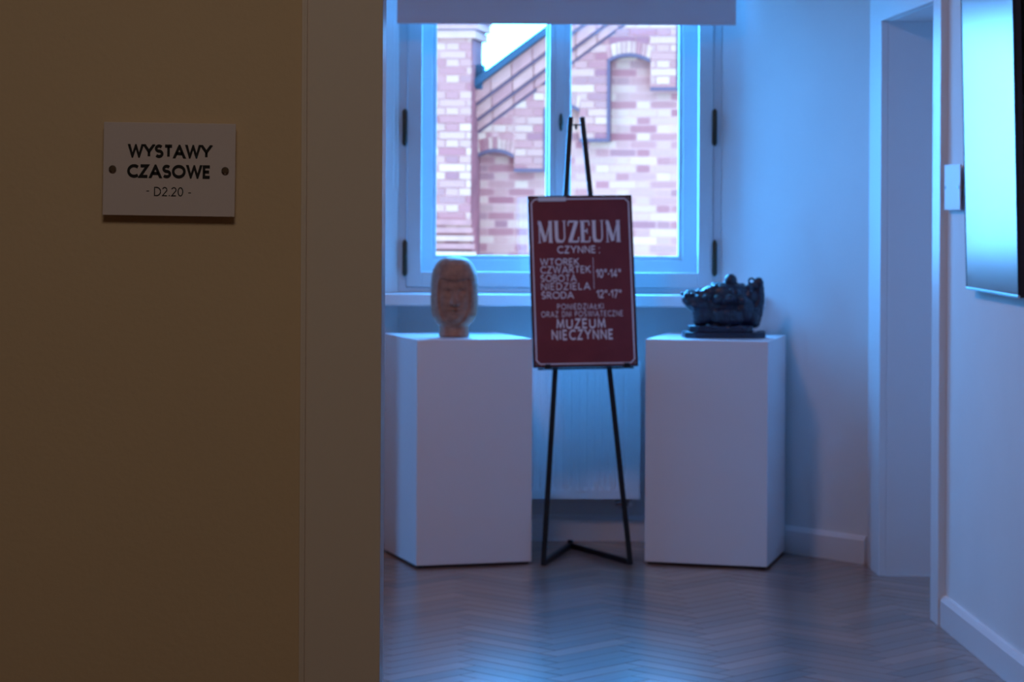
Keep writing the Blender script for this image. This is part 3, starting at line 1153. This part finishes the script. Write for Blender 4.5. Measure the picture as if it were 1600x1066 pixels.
def plank_mesh(name, L, W):
    mb = MB()
    c = .0012
    x0, x1, y0, y1 = GAP, L - GAP, GAP, W - GAP
    b = [mb.bm.verts.new(p) for p in ((x0, y0, -.0118), (x1, y0, -.0118), (x1, y1, -.0118), (x0, y1, -.0118))]
    mth = [mb.bm.verts.new(p) for p in ((x0, y0, -c), (x1, y0, -c), (x1, y1, -c), (x0, y1, -c))]
    t = [mb.bm.verts.new(p) for p in ((x0 + c, y0 + c, 0), (x1 - c, y0 + c, 0), (x1 - c, y1 - c, 0), (x0 + c, y1 - c, 0))]
    for lo_, hi_ in ((b, mth), (mth, t)):
        for i in range(4):
            mb.bm.faces.new([lo_[i], lo_[(i + 1) % 4], hi_[(i + 1) % 4], hi_[i]])
    mb.bm.faces.new(t)
    me = bpy.data.meshes.new(name)
    mb.bm.to_mesh(me); mb.bm.free()
    return me


pm = plank_mesh('plank', PL, PWD)
pm.materials.append(M_oak)
planks = []
R45 = Matrix.Rotation(math.radians(45), 2)
OX, OYF = 0.477 - .03, 4.6
for k in range(-160, 240):
    for mrow in range(-30, 30):
        for kind in (0, 1):
            if kind == 0:
                x, y, ang = k + 2 * NR * mrow, k, 45
            else:
                x, y, ang = k + NR + 1 + 2 * NR * mrow, k - NR + 1, 135
            if kind == 0:
                cxl, cyl = x + NR / 2, y + .5
            else:
                cxl, cyl = x - .5, y + NR / 2
            pc = R45 @ Vector((cxl * PWD, cyl * PWD))
            wx, wy = pc.x + OX, pc.y + OYF
            if not (LX < wx < RX + .5 and -1.4 < wy < 11.55): continue
            po_ = R45 @ Vector((x * PWD, y * PWD))
            planks.append((wx, wy, po_.x + OX, po_.y + OYF, ang))


def shows(wx, wy):
    if wy < 7.9: return 0
    px = VPX + FPX * wx / wy
    py = VPY + FPX * EYE / wy
    if not (585 < px < 1580 and py < 1080): return 0
    if wx > RX - .02 and not (D0 < wy < D1): return 0
    # hidden behind the pedestals
    if px < 832 and wy > 10.62 + (px - 650) * .0008: return 0
    if 1005 < px < 1200 and wy > 10.72: return 0
    return 1 / (wy * wy)


planks = [p for p in planks if not (p[0] > RX + .22 and not (D0 - .2 < p[1] < D1 + .2 and p[0] < RX + .5))]
seen = sorted([p for p in planks if shows(p[0], p[1]) > 0], key=lambda p: p[1])
single = set(id(p) for p in seen[:300])
rnd = random.Random(11)
bm = bmesh.new()
src = [v.co.copy() for v in pm.vertices]
srcf = [list(f.vertices) for f in pm.polygons]
for p in planks:
    if id(p) in single:
        ob = bpy.data.objects.new('plank', pm)
        COL.objects.link(ob)
        ob.parent = floor
        ob.location = (p[2], p[3], -rnd.uniform(0, .0003))
        ob.rotation_euler = (rnd.gauss(0, .0012), rnd.gauss(0, .0006), math.radians(p[4]))
    else:
        if not (FW - 2.2 < p[1]): continue
        Rm = Matrix.Translation((p[2], p[3], -rnd.uniform(0, .0003))) @ Matrix.Rotation(math.radians(p[4]), 4, 'Z')
        vs = [bm.verts.new(Rm @ c) for c in src]
        for f in srcf: bm.faces.new([vs[i] for i in f])
me = bpy.data.meshes.new('parquet_rest')
bm.to_mesh(me); bm.free()
pr_ = link('parquet_field', me, M_oak_s, floor)
pr_['kind'] = 'stuff'

# ------------------------------------------------------------------ brick building across the courtyard
BYD = 24.4
PHI = math.radians(10)
BO = Vector((0, BYD, EYE))
BU = Vector((math.cos(PHI), -math.sin(PHI), 0))
BN = Vector((-math.sin(PHI), -math.cos(PHI), 0))
BZ = Vector((0, 0, 1))


def fac(px, py, w=0.0):
    a, b = ray(px, py)
    d = Vector((a, 1, -b))
    c0 = Vector((0, 0, EYE))
    t = (w - (c0 - BO).dot(BN)) / d.dot(BN)
    p = c0 + d * t - BO
    return p.dot(BU), p.z


def W(u, v, w):
    return BO + BU * u + BZ * v + BN * w


bld = empty('brick_building', W(2, -8.5, 0))
tag(bld, 'red brick gabled building with corner pier across the courtyard', 'building')
WP = .13      # projecting gable plane
PW_ = .55     # pier projection
pu0, pu1 = fac(600, 200, PW_)[0], fac(736, 200, PW_)[0]
# stepped lower edge of the projecting plane: (arch u0, arch u1, crown v, spring v), (pendant u0, u1, bottom v)
arches, pend = [], []
for x0, x1, yc_, ys in ((744, 803, 234, 243), (850, 905, 162, 171), (949.5, 1016, 84.5, 94), (1058, 1118, 4, 13), (1160, 1222, -76, -67)):
    u0, u1 = fac(x0, yc_, WP)[0], fac(x1, yc_, WP)[0]
    arches.append((u0, u1, fac((x0 + x1) / 2, yc_, WP)[1], fac(x0, ys, WP)[1]))
for x0, x1, yb2 in ((803, 850, 265.5), (905, 949.5, 218.5), (1016, 1058, 138.5), (1118, 1160, 60), (1222, 1266, -18)):
    pend.append((fac(x0, yb2, WP)[0], fac(x1, yb2, WP)[0], fac(x0, yb2, WP)[1]))
uR = pend[-1][1]
# slope lines (v as function of u): fitted on pixels
sa, sb = fac(745, 206, WP), fac(960, 47.5, WP)
SL = (sb[1] - sa[1]) / (sb[0] - sa[0])


def slope(du):
    return lambda u: sa[1] + SL * (u - sa[0]) + du


cor0 = slope(0)


def low(u):
    for a, b, vc, vs in arches:
        if a <= u <= b:
            t = (u - a) / (b - a) * 2 - 1
            return vs + (vc - vs) * (1 - t * t)
    for a, b, v in pend:
        if a <= u < b: return v
    return 99


VB = -9.0
# backing walls
m = MB()
m.prism([W(pu1 - .3, VB, 0), W(uR, VB, 0), W(uR, cor0(uR) + .4, 0), W(pu1 - .3, cor0(pu1 - .3) + .4, 0)], -BN * .5)
wall = m.build('gable_wall', M_mortar, bld)
pts = [W(arches[0][0], cor0(arches[0][0]) + .25, 0), W(uR, cor0(uR) + .25, 0)]
lowpts = []
for (a, b, vc, vs), (pa, pb2, pv) in zip(arches, pend):
    for i in range(11):
        u = a + (b - a) * i / 10
        lowpts.append((u, low(min(u, b))))
    lowpts += [(pa, pv), (pb2, pv)]
pts += [W(u, v, 0) for u, v in lowpts[::-1]]
m = MB()
m.prism(pts, BN * (WP - .008))
frieze = m.build('frieze', M_mortar, bld)
# pier
pvt = fac(700, 60, PW_)[1]
pier = MB().obox(W(pu0, VB, -.2), BU * (pu1 - pu0 - .008), BZ * (pvt - VB + .25), BN * (PW_ + .2 - .008)).build('pier', M_mortar, bld)
MB().obox(W(pu0 - 6.5, VB, -.4), BU * 6.5, BZ * (8.2), BN * .4).build('side_wall', M_brick_s, bld)
# sloping cornice of three brick courses and the zinc verge
cw = [(0.0, .118, .17), (.118, .265, .24), (.265, .41, .31)]
u0c, u1c = pu1 - .05, uR
for lo_, hi_, w_ in cw:
    f0, f1 = slope(lo_), slope(hi_)
    # individually laid edge bricks along the slope
    n = int((u1c - u0c) / .20)
    back = MB().prism([W(u0c, f0(u0c) + .012, 0), W(u1c, f0(u1c) + .012, 0), W(u1c, f1(u1c), 0), W(u0c, f1(u0c), 0)], BN * (w_ - .02)).build('cornice_course', M_mortar, bld)
    for i in range(n):
        a = u0c + (u1c - u0c) * i / n + .006
        b = u0c + (u1c - u0c) * (i + 1) / n - .006
        if i < 17:
            MB().prism([W(a, f0(a), .0), W(b, f0(b), 0), W(b, f1(b) - .012, 0), W(a, f1(a) - .012, 0)], BN * w_).build('cornice_brick', M_cornice, back)
f0, f1 = slope(.41), slope(.49)
MB().prism([W(u0c, f0(u0c), -.3), W(u1c, f0(u1c), -.3), W(u1c, f1(u1c), -.3), W(u0c, f1(u0c), -.3)], BN * .70).build('zinc_verge', M_zinc, bld)
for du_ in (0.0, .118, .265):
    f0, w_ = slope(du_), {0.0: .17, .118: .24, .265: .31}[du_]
    MB().prism([W(u0c, f0(u0c) - .030, 0), W(u1c, f0(u1c) - .030, 0), W(u1c, f0(u1c) + .002, 0), W(u0c, f0(u0c) + .002, 0)], BN * (w_ - .035)).build('course_shadow', M_edge_shade, bld)  # dark strip painted in as the shadow under each course
MB().obox(W(pu1 - .008, VB, 0), BU * .012, BZ * (pvt - VB), BN * (PW_ - .03)).build('pier_side_shaded', M_brick_shade, bld)  # brick side slab, its shade put into the darker colour
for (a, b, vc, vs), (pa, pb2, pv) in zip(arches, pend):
    # dark strips imitating the shade along niche and hanging panel edges
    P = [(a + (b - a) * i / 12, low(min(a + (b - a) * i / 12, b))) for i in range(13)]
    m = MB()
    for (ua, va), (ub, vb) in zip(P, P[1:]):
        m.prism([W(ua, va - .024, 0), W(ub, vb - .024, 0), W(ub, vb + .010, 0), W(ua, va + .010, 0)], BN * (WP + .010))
    m.build('arch_shade', M_edge_shade, frieze)
    MB().obox(W(pa, pv - .020, 0), BU * (pb2 - pa), BZ * .032, BN * (WP + .012)).build('panel_shade', M_edge_shade, frieze)
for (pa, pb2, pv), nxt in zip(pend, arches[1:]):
    MB().obox(W(pb2 - .010, pv - .020, 0), BU * .030, BZ * (nxt[3] - pv + .02), BN * (WP + .008)).build('panel_shade', M_edge_shade, frieze)  # dark strip imitating the shaded right side of the panel
# gutter head and downpipe beside the pier
gx, gy = fac(744, 122, .30)
MB().obox(W(gx - .045, gy - .11, .12), BU * .11, BZ * .24, BN * .2).build('gutter_head', M_zinc, bld, bevel=.01)

# bricks -----------------------------------------------------------
CR, BL_, BHD, BHT = .077, .250, .120, .064
bme = bpy.data.meshes.new('brick')
mb = MB().box((0, -1, 0), (1, 0, 1))
mb.bm.to_mesh(bme); mb.bm.free()
bme.materials.append(M_brick)
rows_ = []


def lay(inside, u0, u1, v0, v1, w, prio):
    """bricks of a wall plane; inside(u,v) tells the region"""
    r0, r1 = int(math.floor(v0 / CR)), int(math.ceil(v1 / CR))
    for r in range(r0, r1):
        v = r * CR
        vm = v + BHT / 2
        # runs of the region at this height
        n = int((u1 - u0) / .01)
        runs, start = [], None
        for i in range(n + 1):
            u = u0 + i * .01
            ok = inside(u, vm)
            if ok and start is None: start = u
            if not ok and start is not None:
                runs.append((start, u)); start = None
        if start is not None: runs.append((start, u1))
        for a, b in runs:
            u = math.floor(a / .394) * .394 - .394 + (.197 if r % 2 else 0)
            j = 0
            while u < b:
                L = BL_ if j % 2 == 0 else BHD
                x0, x1 = max(u, a), min(u + L, b)
                if x1 - x0 > .03:
                    rows_.append((x0, x1, v, w, prio))
                u += L + .012
                j += 1


inner = lambda u, v: v < low(u) and v < cor0(u)
proj = lambda u, v: low(u) + (.13 if any(a <= u <= b for a, b, _, _ in arches) else 0) < v < cor0(u) - .005
uv_lo, uv_hi = fac(1100, 430)[1], fac(700, 20)[1]
lay(inner, pu1 - .02, uR, -3.0, uv_hi + 1.6, 0.0, wall)
lay(proj, arches[0][0], uR, -1, uv_hi + 1.6, WP, frieze)
lay(lambda u, v: True, pu0, pu1, -3.0, pvt - .01, PW_, pier)
wins = []


def in_window(x0, x1, v, w):
    p = W((x0 + x1) / 2, v + .03, w) - Vector((0, 0, EYE))
    px, py = VPX + FPX * p.x / p.y, VPY - FPX * p.z / p.y
    if not (25 < py < 408): return 0
    if 836 < px < 980 and py > 318: return 0
    e = (x1 - x0) * 80
    if px + e > 684 and px - e < 852: return 1
    if px + e > 895 and px - e < 1060: return 1
    return 0


rnd = random.Random(3)
bms = bmesh.new()
cnt = 0
cand = [b for b in rows_ if in_window(*b[:4])]
cand.sort(key=lambda b: -(b[1] - b[0]))
lim = 300
chosen = set(id(b) for b in cand[:lim])
print('bricks in view', len(cand), 'all', len(rows_))
BROT = Matrix((BU, -BN, BZ)).transposed().to_4x4()
for b in rows_:
    x0, x1, v, w, host = b
    pr2 = rnd.uniform(0, .006)
    if id(b) in chosen:
        ob = bpy.data.objects.new('brick', bme)
        COL.objects.link(ob)
        ob.parent = host
        ob.matrix_parent_inverse = world_of(host).inverted()
        # mesh y runs -1..0 towards the viewer: local y axis is -BN
        ob.matrix_basis = Matrix.Translation(W(x0, v, w - .012)) @ BROT @ Matrix.Diagonal((x1 - x0, .012 + pr2, BHT, 1))
    else:
        a = W(x0, v, w - .012)
        P = [a, a + BU * (x1 - x0), a + BU * (x1 - x0) + BZ * BHT, a + BZ * BHT]
        q = [bms.verts.new(p) for p in P] + [bms.verts.new(p + BN * (.012 + pr2)) for p in P]
        for f in ((4, 5, 6, 7), (0, 1, 5, 4), (1, 2, 6, 5), (2, 3, 7, 6), (3, 0, 4, 7)):
            bms.faces.new([q[i] for i in f])
me = bpy.data.meshes.new('brickwork_rest')
bms.to_mesh(me); bms.free()
o = link('brickwork', me, M_brick_s, bld)
o['kind'] = 'stuff'
# voussoirs over the niche arches
for a, b, vc, vs in arches[:3]:
    n = 9
    for i in range(n):
        t0, t1 = -1 + 2 * (i + .06) / n, -1 + 2 * (i + .94) / n
        P = []
        for t, e in ((t0, 0), (t1, 0), (t1, 1), (t0, 1)):
            u = (a + b) / 2 + t * (b - a) / 2 * (1 + .10 * e)
            v = vs + (vc - vs) * (1 - t * t) + .125 * e
            P.append(W(u, v, WP - .012))
        MB().prism(P, BN * .016).build('arch_brick', M_brick, frieze)
# pier cap: corbelled courses with a row of rounded corbels
cap_v = [(0, .075, .04), (.085, .16, .07), (.16, .30, .09), (.31, .40, .14), (.41, .52, .17)]
cap = MB()
for a, b, e in cap_v:
    cap.obox(W(pu0 - e, pvt + a, -.2), BU * (pu1 - pu0 + 2 * e), BZ * (b - a), BN * (PW_ + .2 + e))
capo = cap.build('pier_cap', M_brick_s, bld)
n = 6
for i in range(n):
    u = pu1 + .10 - (i + .5) * .155
    c = W(u, pvt + .235, PW_ + .085)
    MB().tube([c + BN * -.03, c + BN * .06], .068, 16).build('corbel', M_brick, capo)
# ribbed courses at the foot of the pier
for i, y in enumerate((341, 353.5, 366, 378.5, 391)):
    v = fac(700, y, PW_)[1]
    e = .012 + .012 * i
    MB().obox(W(pu0, v - .064, PW_ - .01), BU * (pu1 - pu0 + e), BZ * .052, BN * (.025 + e)).build('ribbed_course', M_brick, pier)
structure(MB().box((-30, 12.0, -8.2), (30, 45, -7.9)).build('courtyard_ground', M_ground))
